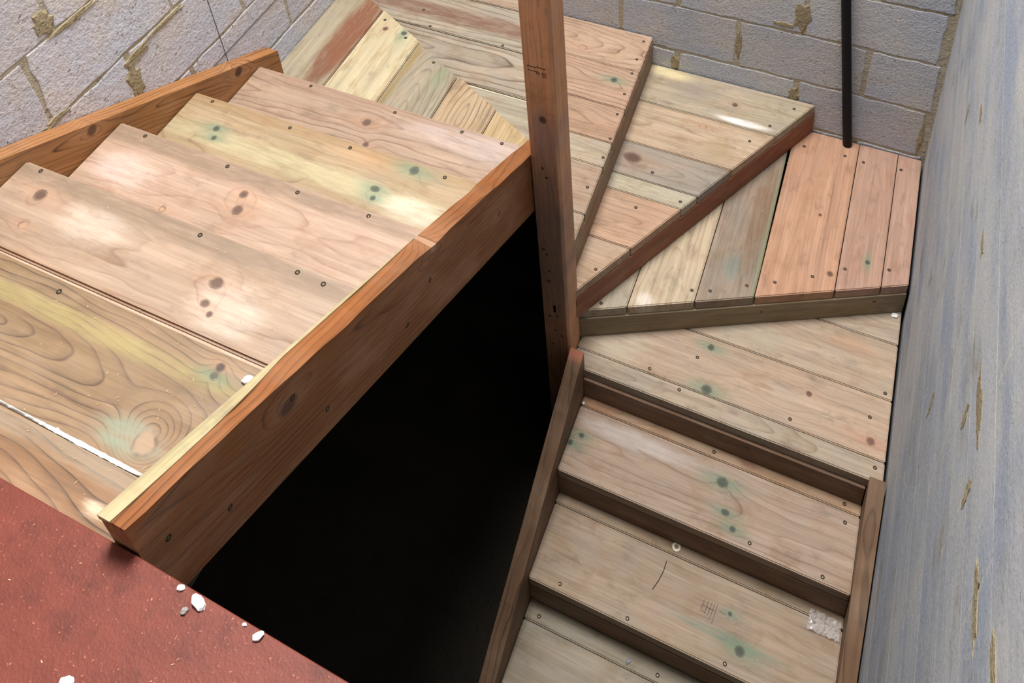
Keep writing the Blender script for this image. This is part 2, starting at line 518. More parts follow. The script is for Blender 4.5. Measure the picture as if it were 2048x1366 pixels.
# lumps and smears of mortar left on the faces of the walls
M_smear = concrete('mortar_smear', srgb(154, 140, 112), srgb(166, 153, 126), srgb(134, 118, 90), 1.5)
def smear(parent, c, A, B, N, ra, rb, seed, th=0.004):
    rnd = random.Random(seed)
    bm = bmesh.new()
    n = 18
    A, B, N, c = Vector(A), Vector(B), Vector(N), Vector(c)
    r_ = [1 + rnd.uniform(-.28, .28) for _ in range(n)]
    o_ = [bm.verts.new(c + A * ra * r_[j] * math.cos(6.2832 * j / n) + B * rb * r_[j] * math.sin(6.2832 * j / n) - N * 0.004) for j in range(n)]
    i_ = [bm.verts.new(c + A * ra * .7 * r_[j] * math.cos(6.2832 * j / n) + B * rb * .7 * r_[j] * math.sin(6.2832 * j / n) + N * th * rnd.uniform(.5, 1)) for j in range(n)]
    m_ = bm.verts.new(c + N * th)
    for j in range(n):
        bm.faces.new((o_[j], o_[(j + 1) % n], i_[(j + 1) % n], i_[j]))
        bm.faces.new((i_[j], i_[(j + 1) % n], m_))
    link('mortar_smear', to_mesh(bm, 'mortar_smear'), M_smear, parent)
for j, (y, z, ra, rb) in enumerate([(0.047, 0.508, 0.035, 0.024), (-0.37, 0.593, 0.040, 0.022), (-0.70, 0.622, 0.085, 0.030), (-0.985, 0.650, 0.07, 0.028), (-1.106, 0.78, 0.06, 0.026), (-0.64, 0.485, 0.014, 0.05), (-0.79, 0.54, 0.014, 0.06), (0.25, 0.30, 0.016, 0.05), (-0.35, 0.02, 0.016, 0.07)]):
    smear(wr, (WALL_R, y, z), (0, 1, 0), (0, 0, 1), (-1, 0, 0), ra, rb, j, 0.0012)
for j, (x, z, ra, rb) in enumerate([(1.562, -0.165, 0.035, 0.075), (1.112, -0.535, 0.022, 0.045), (1.565, -0.545, 0.022, 0.050), (1.350, -0.36, 0.014, 0.08), (2.012, -0.60, 0.010, 0.09), (1.50, -0.215, 0.05, 0.014)]):
    smear(wb, (x, WALL_B, z), (1, 0, 0), (0, 0, 1), (0, -1, 0), ra, rb, 20 + j, 0.002)
for j, (y, z, ra, rb) in enumerate([(-0.395, 0.30, 0.030, 0.075), (-0.36, 0.365, 0.06, 0.022), (-0.575, 0.665, 0.040, 0.045), (-0.64, 0.40, 0.05, 0.012), (-0.25, 0.385, 0.10, 0.012), (-0.50, 0.615, 0.10, 0.014)]):
    smear(wl, (WALL_L, y, z), (0, 1, 0), (0, 0, 1), (1, 0, 0), ra, rb, 40 + j, 0.003)
# pencil setting-out lines on the left wall
M_pencil = plain('pencil', srgb(62, 60, 62), 0.9)
def wall_line(y0, z0, y1, z1, wdt=0.0009):
    d = Vector((0, y1 - y0, z1 - z0)).normalized()
    n = Vector((0, -d.z, d.y)) * wdt / 2
    bm = bmesh.new()
    x = WALL_L + 0.0016
    a, b = Vector((x, y0, z0)), Vector((x, y1, z1))
    vs = [bm.verts.new(q) for q in (a - n, b - n, b + n, a + n)]
    vt = [bm.verts.new(q - Vector((0.002, 0, 0))) for q in (a - n, b - n, b + n, a + n)]
    bm.faces.new(vs)
    for j in range(4):
        bm.faces.new((vs[j], vt[j], vt[(j + 1) % 4], vs[(j + 1) % 4]))
    link('pencil_line', to_mesh(bm, 'pencil_line'), M_pencil, wl)
wall_line(-0.074, 0.33, -0.066, 0.03)
wall_line(-0.29, 0.10, 0.40, 0.10)

# lower floor under the stairs and the landing deck behind the top step
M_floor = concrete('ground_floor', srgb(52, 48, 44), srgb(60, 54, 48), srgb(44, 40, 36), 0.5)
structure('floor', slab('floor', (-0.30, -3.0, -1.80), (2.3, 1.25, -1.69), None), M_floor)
M_deck = wood((0.9, -2.2, 0.7), (1, 0, 0), (0, 1, 0), srgb(150, 112, 74), srgb(110, 76, 48))
structure('landing_floor_1', slab('landing_deck', (WALL_L, -3.0, 0.48), (WALL_R - 0.01, -1.505, 0.7045), None), M_deck)

# ------------------------------------------------------------------ screws
M_hole = plain('screw_recess', srgb(46, 34, 28), 0.8)
M_steel = plain('screw_steel', srgb(120, 104, 84), 0.45, 0.5, 0.5)
def screw_mesh():
    bm = bmesh.new()
    n = 12
    def ringv(r_, z): return [bm.verts.new((r_ * math.cos(6.2832 * j / n), r_ * math.sin(6.2832 * j / n), z)) for j in range(n)]
    a, b, c = ringv(0.0056, -0.002), ringv(0.0056, 0.0005), ringv(0.0026, 0.0005)
    d = ringv(0.0026, 0.0003)
    for p, q in ((a, b), (b, c), (c, d)):
        for j in range(n):
            bm.faces.new((p[j], p[(j + 1) % n], q[(j + 1) % n], q[j]))
    cen = bm.faces.new(d)
    me = bpy.data.meshes.new('screw')
    bm.normal_update()
    cen.material_index = 1
    bm.to_mesh(me)
    bm.free()
    me.materials.append(M_hole)
    me.materials.append(M_steel)
    return me
SCREW = screw_mesh()
def screw(parent, x, y, z, s=1.0):
    o = bpy.data.objects.new('screw', SCREW)
    COL.objects.link(o)
    o.parent = parent
    o.location = (x, y, z)
    o.scale = (s, s, 1)
    return o
def inside(poly, x, y):
    c = False
    for i in range(len(poly)):
        (x1, y1), (x2, y2) = poly[i], poly[(i + 1) % len(poly)]
        if (y1 > y) != (y2 > y) and x < (x2 - x1) * (y - y1) / (y2 - y1) + x1:
            c = not c
    return c

# ------------------------------------------------------------------ boards
def board(name, poly, z, grain, parent, screws=(), thick=TT, bevel=0.003, label=None, **kw):
    """a plank of the given plan outline with its top at z"""
    xs, ys = [p[0] for p in poly], [p[1] for p in poly]
    O = (sum(xs) / len(xs), sum(ys) / len(ys), z)
    if grain == 'x':
        U, W = (1, 0, 0), (0, 1, 0)
    else:
        U, W = (0, 1, 0), (-1, 0, 0)
    mat = wood(O, U, W, **kw)
    o = link(name, prism(name, poly, 'z', z - thick, z, bevel, 2), mat, parent)
    if label: o['label'] = label
    for (x, y) in screws:
        if inside(poly, x, y):
            screw(o, x, y, z)
    return o

def rect(x0, x1, y0, y1): return [(x0, y0), (x1, y0), (x1, y1), (x0, y1)]

# ================================================================== UPPER FLIGHT
uf = thing('stair_flight', 'upper straight flight of wooden steps descending along the rough left block wall', 'stairs', (0.48, -0.7, -0.14))
X0, X1 = 0.001, 0.954
tone = {
    0: dict(base=srgb(208, 172, 142), late=srgb(138, 90, 62), freq=62, contrast=0.62, grey=0.10, tilt=0.05, depth=0.05, v0=0.02),
    1: dict(base=srgb(206, 176, 128), late=srgb(146, 104, 62), freq=70, contrast=0.5, grey=0.08, tilt=0.02, depth=0.10, v0=-0.06),
    2: dict(base=srgb(224, 184, 154), late=srgb(176, 124, 90), freq=70, contrast=0.45, grey=0.06, tilt=0.03, depth=0.12, v0=0.0),
    3: dict(base=srgb(216, 180, 148), late=srgb(160, 116, 84), freq=70, contrast=0.45, grey=0.12, tilt=0.02, depth=0.14, v0=0.0),
    4: dict(base=srgb(182, 146, 104), late=srgb(74, 42, 20), freq=84, contrast=1.0, grey=0.05, tilt=0.13, depth=0.02, v0=0.01),
    5: dict(base=srgb(186, 136, 90), late=srgb(70, 38, 18), freq=72, contrast=1.0, grey=0.0, tilt=0.09, depth=0.02, v0=-0.02),
}
PALE, DUST_SHEEN, GREYS, OLIVE = srgb(226, 214, 168), srgb(238, 226, 212), srgb(128, 108, 88), srgb(190, 180, 130)
uk = {
    0: dict(knots=[((0.457, -0.083, 0), 0.014, 'dark'), ((0.498, -0.158, 0), 0.010, 'dark')], spots=[((0.85, -0.05, 0), 0.3, 0.05, srgb(196, 180, 176), 0.5, 0.5), ((0.35, -0.012, 0), 0.5, 0.02, srgb(150, 120, 100), 0.6, 0.6)]),
    1: dict(knots=[((0.150, -0.355, 0), 0.010, 'green'), ((0.165, -0.385, 0), 0.008, 'green'), ((0.681, -0.373, 0), 0.010, 'green'), ((0.690, -0.400, 0), 0.008, 'green'),
                   ((0.750, -0.285, 0), 0.014, 'green')],
            spots=[((0.45, -0.385, 0), 0.55, 0.035, srgb(206, 200, 158), 0.40, 0.7), ((0.80, -0.40, 0), 0.10, 0.04, srgb(236, 232, 214), 0.35, 0.5), ((0.4, -0.275, 0), 0.7, 0.022, srgb(150, 116, 78), 0.6, 0.5), ((0.62, -0.30, 0), 0.12, 0.03, srgb(186, 142, 96), 0.35, 0.6)]),  # pale patch by the outer string: lamp sheen put into the colour
    2: dict(knots=[((0.476, -0.635, 0), 0.014, 'dark'), ((0.462, -0.592, 0), 0.011, 'dark'), ((0.30, -0.70, 0), 0.009, 'pale')],
            spots=[((0.12, -0.64, 0), 0.10, 0.05, srgb(222, 200, 192), 0.5, 0.8), ((0.15, -0.745, 0), 0.3, 0.03, srgb(144, 112, 88), 0.7, 0.6), ((0.35, -0.545, 0), 0.7, 0.030, GREYS, 0.80, 0.5)]),  # brown patch at the back: shade of the step above, put into colour
    3: dict(knots=[((0.644, -0.876, 0), 0.013, 'dark'), ((0.651, -0.921, 0), 0.009, 'dark'), ((0.675, -0.937, 0), 0.007, 'dark'), ((0.113, -0.844, 0), 0.015, 'dark'), ((0.139, -0.92, 0), 0.009, 'pale')],
            spots=[((0.29, -0.86, 0), 0.10, 0.05, DUST_SHEEN, 0.30, 0.6), ((0.70, -0.92, 0), 0.09, 0.06, DUST_SHEEN, 0.32, 0.9), ((0.45, -0.80, 0), 0.8, 0.030, GREYS, 0.80, 0.5),  # pale patches mix white dust with sheen put into the colour
                   ((0.40, -1.01, 0), 0.6, 0.04, srgb(150, 112, 88), 0.75, 0.7)]),  # brown band: contact shade under the higher step, laid into the tread colour
    4: dict(knots=[((0.812, -1.222, 0), 0.021, 'big'), ((0.847, -1.086, 0), 0.008, 'green'), ((0.848, -1.070, 0), 0.008, 'black')],
            spots=[((0.78, -1.225, 0), 0.07, 0.03, srgb(130, 158, 138), 0.75, 0.5), ((0.5, -1.10, 0), 0.5, 0.02, srgb(172, 160, 100), 0.5, 0.4)]),
    5: dict(knots=[], spots=[((0.75, -1.315, 0), 0.5, 0.018, srgb(158, 142, 120), 0.6, 0.5), ((0.90, -1.36, 0), 0.03, 0.012, srgb(226, 206, 176), 0.8, 0.8)]),
}
us_ = {0: [(0.212, -0.016), (0.518, -0.019), (0.743, -0.016), (0.871, -0.014)], 1: [(0.073, -0.276), (0.348, -0.279), (0.547, -0.28), (0.836, -0.276)],
       2: [(0.099, -0.534), (0.37, -0.537), (0.584, -0.54), (0.783, -0.536)], 3: [(0.06, -0.792), (0.536, -0.795), (0.789, -0.793), (0.855, -0.796)],
       4: [(0.46, -1.066)], 5: []}
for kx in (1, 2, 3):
    uk[kx]['spots'] = uk[kx]['spots'] + [((0.45, LN[kx + 1] + 0.030, 0), 0.9, 0.035, srgb(146, 108, 80), 0.6, 0.6)]  # back-edge band: contact shadow of the next tread up, painted in
for kx in range(6):
    y1 = LN[kx]
    z = kx * H
    wob = [0, .002, -.002, .002, -.001, 0][kx]
    xr = X1 if kx else 0.945
    yb = y1 - (0.245 if kx == 4 else 0.205)
    if kx == 5: yb = -1.495
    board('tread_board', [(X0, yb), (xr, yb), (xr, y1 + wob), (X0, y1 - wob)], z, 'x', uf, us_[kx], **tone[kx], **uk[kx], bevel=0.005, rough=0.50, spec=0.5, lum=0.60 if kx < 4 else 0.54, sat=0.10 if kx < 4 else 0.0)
    if kx < 4:
        board('tread_board', rect(X0, xr, y1 - 0.288, y1 - 0.2075), z, 'x', uf, **tone[kx])
    # riser below this nosing
    rm = wood((0.5, y1 - 0.02, z - H / 2), (1, 0, 0), (0, 0, 1), srgb(176, 128, 84), srgb(120, 80, 50))
    link('riser', prism('riser', [(X0, z - H + 0.001), (xr, z - H + 0.001), (xr, z - TT), (X0, z - TT)], 'y', y1 - 0.026, y1 - 0.004, 0.001), rm, uf)

# white bead shaped as the glint of light along the edge of the top board
M_white = plain('white_glint', srgb(244, 244, 238), 0.55, 0.3)
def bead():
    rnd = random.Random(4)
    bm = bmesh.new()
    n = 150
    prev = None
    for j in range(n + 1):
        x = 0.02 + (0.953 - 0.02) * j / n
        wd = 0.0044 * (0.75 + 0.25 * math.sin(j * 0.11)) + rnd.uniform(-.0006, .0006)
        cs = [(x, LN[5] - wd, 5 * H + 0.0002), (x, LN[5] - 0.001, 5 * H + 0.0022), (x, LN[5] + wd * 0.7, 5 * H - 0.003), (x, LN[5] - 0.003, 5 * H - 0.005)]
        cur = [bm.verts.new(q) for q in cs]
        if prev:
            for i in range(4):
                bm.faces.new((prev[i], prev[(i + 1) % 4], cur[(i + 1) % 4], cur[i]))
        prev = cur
    return to_mesh(bm, 'edge_glint')
b_ = link('edge_glint', bead(), M_white, uf)
b_['label'] = 'thin white strip drawn as a glint along the edge of the top board'

# closed string against the left wall
sl = H / GS
def string(name, x0, x1, y_hi, y_lo, z_at, offt, offb, parent, mat, slope, wav=0.0, seed=1, cut_top=None):
    rnd = random.Random(seed)
    n = 40
    top = []
    for j in range(n + 1):
        y = y_hi + (y_lo - y_hi) * j / n
        top.append((y, z_at(y) + offt))
    bot = [(y_lo, z_at(y_lo) + offb), (y_hi, z_at(y_hi) + offb)]
    bm = bmesh.new()
    pa, pb = [], []
    for j, (y, z) in enumerate(top):
        e = wav * (math.sin(y * 17.0 + seed) * 0.6 + math.sin(y * 41.0 + 2 * seed) * 0.4)
        pa.append(bm.verts.new((x0, y, z - max(0, e))))
        pb.append(bm.verts.new((x1, y, z + min(0, e))))
    a2 = [bm.verts.new((x0, y, z)) for y, z in bot]
    b2 = [bm.verts.new((x1, y, z)) for y, z in bot]
    for j in range(n):
        bm.faces.new((pa[j], pa[j + 1], pb[j + 1], pb[j]))
    bm.faces.new(pa + a2)
    bm.faces.new(pb + b2)
    bm.faces.new((a2[0], a2[1], b2[1], b2[0]))
    bm.faces.new((pa[0], pb[0], b2[1], a2[1]))
    bm.faces.new((pa[n], a2[0], b2[0], pb[n]))
    bmesh.ops.recalc_face_normals(bm, faces=bm.faces)
    me = bpy.data.meshes.new(name)
    bm.to_mesh(me)
    bm.free()
    return link(name, me, mat, parent)

zL = lambda y: -sl * y
pd = Vector((0, -1, sl)).normalized()
pn = Vector((0, sl, 1)).normalized()
M_strw = wood((-0.025, -0.4, 0.2), pd, pn, srgb(178, 122, 72), srgb(88, 52, 28), sat=0.0, freq=80, contrast=0.85, tilt=0.05, depth=0.03, v0=0.02, grey=-0.1, dirt=0.15,
              knots=[((0, -0.085, 0.055), 0.018, 'black'), ((0, -0.60, 0.335), 0.016, 'dark')])
string('wall_string', WALL_L + 0.002, -0.001, 0.098, -1.50, zL, 0.030, -0.21, uf, M_strw, sl)['label'] = 'wall string board with a dark knot'
M_stri = wood((1.0, -0.7, 0.33), pd, pn, srgb(166, 102, 54), srgb(86, 46, 22), sat=0.0, lum=0.70, freq=75, contrast=0.65, tilt=0.06, depth=0.025, v0=0.05, grey=-0.1, dirt=0.1,
              knots=[((1.0, -1.08, 0.565), 0.016, 'dark'), ((1.0, -0.60, 0.36), 0.015, 'pale'), ((1.0, -0.30, 0.10), 0.008, 'dark')], bump=0.5)
ist = string('outer_string', 0.955, 1.000, -0.012, -1.383, zL, 0.044, -0.190, uf, M_stri, sl, 0.006, 2)
ist['label'] = 'waney-edged outer string facing the dark well'
# pale sapwood arris along the upper end of the outer string
M_sap = wood((0.96, -1.25, 0.7), pd, pn, srgb(204, 188, 134), srgb(180, 154, 102), lum=0.74, contrast=0.25, freq=120, grey=0.0)
def sap():
    bm = bmesh.new()
    n = 48
    rows = []
    for j in range(n + 1):
        y = -1.384 + 0.78 * j / n
        wd = 0.006 * (1 - (j / n) ** 4) + 0.016 * max(0.0, 1 - (j / n / 0.45) ** 3)
        z = zL(y) + 0.044
        rows.append([bm.verts.new(q) for q in ((0.9535, y, z - 0.012), (0.9535, y, z + 0.0015), (0.9545 + wd, y, z + 0.0015), (0.9545 + wd, y, z - 0.002))])
    for p, q in zip(rows, rows[1:]):
        for i in range(4):
            bm.faces.new((p[i], p[(i + 1) % 4], q[(i + 1) % 4], q[i]))
    bm.faces.new(rows[0]); bm.faces.new(rows[-1][::-1])
    return to_mesh(bm, 'sapwood_edge')
link('sapwood_edge', sap(), M_sap, uf)['label'] = 'pale yellow sapwood arris'
for (y, z) in [(-1.005, 0.42), (-1.243, 0.554), (-1.341, 0.674), (-0.739, 0.278), (-0.634, 0.289), (-1.068, 0.568)]:
    s_ = bpy.data.objects.new('screw', SCREW)
    COL.objects.link(s_)
    s_.parent = ist
    s_.matrix_basis = Matrix.Translation((1.0, y, z)) @ Matrix.Rotation(math.pi / 2, 4, 'Y')

# ================================================================== NEWEL POST
NX0, NX1, NY0, NY1 = 1.0035, 1.087, -0.100, -0.018
npost = thing('newel_post', 'tall square reddish-brown timber post with ink stamp in the middle of the turn', 'post', ((NX0 + NX1) / 2, (NY0 + NY1) / 2, -1.69))
M_post = wood((1.045, -0.06, 0.1), (0, 0, 1), (1, 0, 0), srgb(222, 156, 110), srgb(160, 102, 68), sat=0.0, lum=1.0, freq=110, contrast=0.45, tilt=0.02, depth=0.06, v0=0.03, grey=0.18,
              knots=[((1.047, -0.1, 0.256), 0.011, 'black'), ((1.03, -0.1, -0.45), 0.006, 'black'), ((1.02, -0.1, -0.30), 0.006, 'dark')],
              spots=[((1.045, -0.1, 0.20), 0.10, 0.05, srgb(150, 128, 124), 0.7, 0.8), ((1.04, -0.1, -0.30), 0.40, 0.08, srgb(134, 116, 110), 0.75, 0.7)], bump=0.5)
ch = 0.008
npoly = [(NX0, NY0), (NX1 - ch, NY0), (NX1, NY0 + ch), (NX1, NY1), (NX0, NY1)]
shaft = link('shaft', prism('shaft', npoly, 'z', -1.69, 1.35, 0.0015), M_post, npost)
M_ink = plain('ink', srgb(70, 38, 26), 0.8)
def stamp():
    bm = bmesh.new()
    rnd = random.Random(8)
    def q(x, z, w, hh, a=0.0):
        ca, sa = math.cos(a), math.sin(a)
        vs = [bm.verts.new((x + ca * dx - sa * dz, NY0 - 0.0004, z + sa * dx + ca * dz)) for dx, dz in ((-w, -hh), (w, -hh), (w, hh), (-w, hh))]
        vb = [bm.verts.new(v_.co + Vector((0, 0.001, 0))) for v_ in vs]
        bm.faces.new(vs)
        for j in range(4): bm.faces.new((vs[j], vb[j], vb[(j + 1) % 4], vs[(j + 1) % 4]))
    for j in range(6): q(1.018 + 0.0085 * j, 0.444 + rnd.uniform(-.002, .002), 0.0031, 0.0018, rnd.uniform(-.3, .3))
    for j in range(5): q(1.018 + 0.006 * j, 0.430 + rnd.uniform(-.002, .002), 0.0022, 0.0013, rnd.uniform(-.5, .5))
    q(1.040, 0.424, 0.0012, 0.005, 0.4); q(1.046, 0.424, 0.0012, 0.005, 0.4)
    q(1.060, 0.429, 0.0062, 0.0011); q(1.060, 0.423, 0.0062, 0.0011); q(1.060, 0.416, 0.0062, 0.0011)
    return to_mesh(bm, 'ink_stamp')
link('ink_stamp', stamp(), M_ink, npost)['label'] = 'faded dark ink stamp'
def front_screw(x, z, mat_white=False):
    s_ = bpy.data.objects.new('screw', SCREW)
    COL.objects.link(s_)
    s_.parent = shaft
    s_.matrix_basis = Matrix.Translation((x, NY0, z)) @ Matrix.Rotation(math.pi / 2, 4, 'X') @ Matrix.Scale(0.75, 4)
for x, z in [(1.036, 0.062), (1.047, 0.028), (1.03, -0.32), (1.034, -0.40), (1.05, -0.62), (1.025, -0.63), (1.04, -0.70), (1.06, -0.72), (1.03, -0.78), (1.02, -0.86)]:
    front_screw(x, z)

# ================================================================== WINDERS
wd = thing('winder_steps', 'fan of triangular wooden winder steps turning around the post in the corner', 'stairs', (1.06, 0.45, -0.9))
XL, XR, YB = WALL_L + 0.002, WALL_R - 0.010, WALL_B - 0.004
def line_cut(poly, p, q, left=True):
    """keep the part left of the directed line p->q"""
    a, b = (q[1] - p[1]), -(q[0] - p[0])
    c = a * p[0] + b * p[1]
    return clip(poly, a, b, c) if left else clip(poly, -a, -b, -c)
box = rect(XL, XR, -0.2, YB)
# nosing lines, near the post -> wall
n1a, n1b = (1.003, 0.082), (XL, 0.608)
n2a, n2b = (1.040, 0.000), (0.478, YB)
n3a, n3b = (1.062, 0.000), (1.026, YB)
n4a, n4b = (1.086, -0.034), (1.648, YB)
n5a, n5b = (1.074, -0.014), (XR, 0.457)

def strips(poly, axis, cuts, gap=0.002):
    out = []
    cs = [-9] + list(cuts) + [9]
    for lo, hi in zip(cs, cs[1:]):
        q = poly
        if axis == 'y':
            q = clip(clip(q, 0, 1, hi - gap / 2), 0, -1, -(lo + gap / 2))
        else:
            q = clip(clip(q, 1, 0, hi - gap / 2), -1, 0, -(lo + gap / 2))
        out.append(q)
    return out

def riser(p, q, ztop, zbot, mat, face, proud=0.0, name='riser', ext=0.0):
    """upright board under a nosing from p to q; face = +1 when its shown side lies left of p->q"""
    d = (Vector(q) - Vector(p)).normalized()
    n = Vector((-d.y, d.x)) * face
    P, Q = Vector(p) + d * ext, Vector(q)
    a, b = P + n * proud, Q + n * proud
    c, e = Q + n * (proud - 0.022), P + n * (proud - 0.022)
    pts = [tuple(a), tuple(b), tuple(c), tuple(e)]
    return link(name, prism(name, pts, 'z', zbot, ztop, 0.0012), mat, wd)

# ---- first winder (boards run along y)
W1 = line_cut(rect(XL, 1.003, -0.035, 0.75), n1a, n1b, True)
cuts = [0.150, 0.355, 0.556, 0.738]
w1 = strips(W1, 'x', cuts, 0.003)
w1k = [
    dict(base=srgb(174, 160, 128), late=srgb(138, 116, 82), contrast=0.4, grey=0.25, freq=110,
         spots=[((0.108, 0.42, -H), 0.34, 0.064, srgb(124, 80, 56), 1.0, 0.35), ((0.095, 0.22, -H), 0.14, 0.042, srgb(112, 78, 60), 1.0, 0.5), ((0.10, 0.33, -H), 0.2, 0.060, srgb(124, 80, 56), 1.0, 0.4)]),
    dict(base=srgb(208, 192, 148), late=srgb(184, 150, 94), contrast=0.5, grey=0.12, freq=45, depth=0.2, tilt=0.0,
         knots=[((0.208, 0.42, -H), 0.010, 'dark'), ((0.283, 0.422, -H), 0.011, 'green')]),
    dict(base=srgb(162, 150, 120), late=srgb(96, 74, 52), contrast=0.8, grey=0.45, freq=60, depth=0.02, tilt=0.25,
         spots=[((0.372, 0.25, -H), 0.3, 0.013, srgb(140, 116, 64), 0.8, 0.2), ((0.50, 0.27, -H), 0.06, 0.03, srgb(120, 132, 100), 0.5, 0.6)]),
    dict(base=srgb(194, 162, 118), late=srgb(110, 74, 46), contrast=0.85, grey=0.18, freq=60, depth=0.015, tilt=-0.3),
    dict(base=srgb(192, 162, 106), late=srgb(150, 116, 66), contrast=0.5, grey=0.08, freq=90),
]
off = [0.0, 0.006, -0.004, 0.005, 0.0]
for pz, kw, e in zip(w1, w1k, off):
    pz = line_cut(pz, (n1a[0], n1a[1] + e - 0.004), (n1b[0], n1b[1] + e - 0.004), True)
    board('tread_board', pz, -H, 'y', wd, [(0.183, 0.46), (0.300, 0.403), (0.671, 0.094), (0.45, 0.33)], **kw)
M_rb = wood((0.5, 0.3, -0.2), (1, -0.5, 0), (0, 0, 1), srgb(160, 116, 80), srgb(110, 74, 48))
riser(n1a, n1b, -H - TT, -2 * H + 0.001, M_rb, -1, -0.006, ext=0.004)

# ---- second winder (boards along x)
W2 = line_cut(line_cut(rect(XL, 1.06, -0.02, YB), (1.003, 0.052), (XL, 0.578), False), n2a, n2b, True)
w2 = strips(W2, 'y', [0.402, 0.604, 0.806], 0.004)
w2k = [
    dict(base=srgb(176, 164, 138), late=srgb(138, 110, 84), contrast=0.5, grey=0.4, freq=70, spots=[((0.62, 0.397, 0), 0.2, 0.004, srgb(236, 224, 190), 0.8, 0.6)]),
    dict(base=srgb(172, 156, 132), late=srgb(84, 58, 46), contrast=1.0, grey=0.25, freq=42, depth=0.02, tilt=0.10, v0=0.0),
    dict(base=srgb(176, 164, 140), late=srgb(100, 70, 56), contrast=0.8, grey=0.35, freq=50, spots=[((0.30, 0.70, 0), 0.9, 0.045, srgb(118, 84, 68), 0.9, 0.5)]),
    dict(base=srgb(182, 156, 128), late=srgb(124, 92, 74), contrast=0.7, grey=0.25, freq=70),
]
for pz, kw in zip(w2, w2k):
    board('tread_board', pz, -2 * H, 'x', wd, [(0.267, 0.617), (0.569, 0.615), (0.20, 0.69)], **kw)
riser(n2a, n2b, -2 * H - TT, -3 * H + 0.001, M_rb, -1, -0.004)

# ---- third winder
W3 = line_cut(line_cut(rect(0.3, 1.2, 0.0, YB), (n2a[0] - 0.03, n2a[1]), (n2b[0] - 0.03, n2b[1]), False), n3a, n3b, True)
w3 = strips(W3, 'y', [0.14, 0.335, 0.44, 0.60, 0.79])
w3k = [
    dict(base=srgb(172, 148, 122), late=srgb(120, 88, 66), grey=0.4),
    dict(base=srgb(180, 150, 122), late=srgb(130, 90, 66), grey=0.3),
    dict(base=srgb(186, 168, 138), late=srgb(140, 112, 84), grey=0.35),
    dict(base=srgb(188, 146, 112), late=srgb(128, 84, 64), contrast=0.7, grey=0.15),
    dict(base=srgb(198, 156, 124), late=srgb(128, 86, 64), contrast=0.75, grey=0.1, freq=70, knots=[((0.959, 0.722, 0), 0.012, 'green')]),
    dict(base=srgb(204, 166, 134), late=srgb(136, 92, 68), contrast=0.75, grey=0.08, freq=55, tilt=0.2, depth=0.02, knots=[((0.792, 0.841, 0), 0.014, 'pale')]),
]
s3 = [(1.001, 0.95), (1.005, 0.85), (1.010, 0.775), (1.016, 0.669), (1.022, 0.57), (1.034, 0.458), (1.038, 0.373), (1.03, 0.241), (0.93, 0.30)]
for pz, kw in zip(w3, w3k):
    board('tread_board', pz, -3 * H, 'x', wd, s3, **kw)
M_r3 = wood((1.04, 0.5, -3.5 * H), (0, 1, 0), (0, 0, 1), srgb(150, 112, 74), srgb(100, 70, 44), contrast=0.4)
riser(n3a, n3b, -3 * H - TT, -4 * H + 0.001, M_r3, -1, 0.001)

# ---- fourth winder
W4 = line_cut(line_cut(rect(0.9, 2.0, -0.1, YB), (n3a[0] - 0.03, n3a[1]), (n3b[0] - 0.03, n3b[1]), False), n4a, n4b, True)
w4 = strips(W4, 'y', [0.17, 0.372, 0.44, 0.587, 0.788])
w4k = [
    dict(base=srgb(196, 160, 126), late=srgb(140, 104, 76), grey=0.15),
    dict(base=srgb(200, 156, 120), late=srgb(150, 104, 74), grey=0.10),
    dict(base=srgb(190, 180, 150), late=srgb(150, 134, 104), grey=0.3),
    dict(base=srgb(160, 148, 130), late=srgb(108, 92, 78), grey=0.6, contrast=0.6, knots=[((1.094, 0.521, 0), 0.022, 'dark')]),
    dict(base=srgb(202, 172, 138), late=srgb(160, 124, 90), grey=0.12, knots=[((1.289, 0.745, 0), 0.012, 'pale')],
         spots=[((1.36, 0.66, 0), 0.05, 0.06, srgb(150, 132, 96), 0.5, 0.5)]),
    dict(base=srgb(190, 172, 140), late=srgb(150, 126, 96), grey=0.45, knots=[((1.374, 0.885, 0), 0.010, 'dark')],
         spots=[((1.22, 0.90, 0), 0.10, 0.05, srgb(140, 126, 116), 0.6, 0.8), ((1.42, 0.81, 0), 0.10, 0.016, srgb(240, 236, 230), 0.9, 0.4), ((1.10, 0.96, 0), 0.10, 0.03, srgb(222, 206, 160), 0.8, 0.4)]),
]
for pz, kw in zip(w4, w4k):
    board('tread_board', pz, -4 * H, 'x', wd, [(1.579, 0.94), (1.513, 0.829), (1.46, 0.735), (1.178, 0.483), (1.168, 0.325), (1.30, 0.40), (1.12, 0.06)], **kw)
M_r4 = wood((1.36, 0.5, -4.5 * H), (0.5, 0.87, 0), (0, 0, 1), srgb(150, 84, 54), srgb(106, 56, 36), contrast=0.3, grey=0.0, sat=0.0)
riser(n4a, n4b, -4 * H - TT, -5 * H + 0.001, M_r4, -1, 0.003)

# ---- fifth winder (boards along y)
W5 = line_cut(line_cut(rect(1.0, XR, -0.1, YB), (n4a[0] - 0.03, n4a[1]), (n4b[0] - 0.03, n4b[1]), False), n5a, n5b, True)
w5 = strips(W5, 'x', [1.222, 1.417, 1.590, 1.822, 1.956], 0.003)
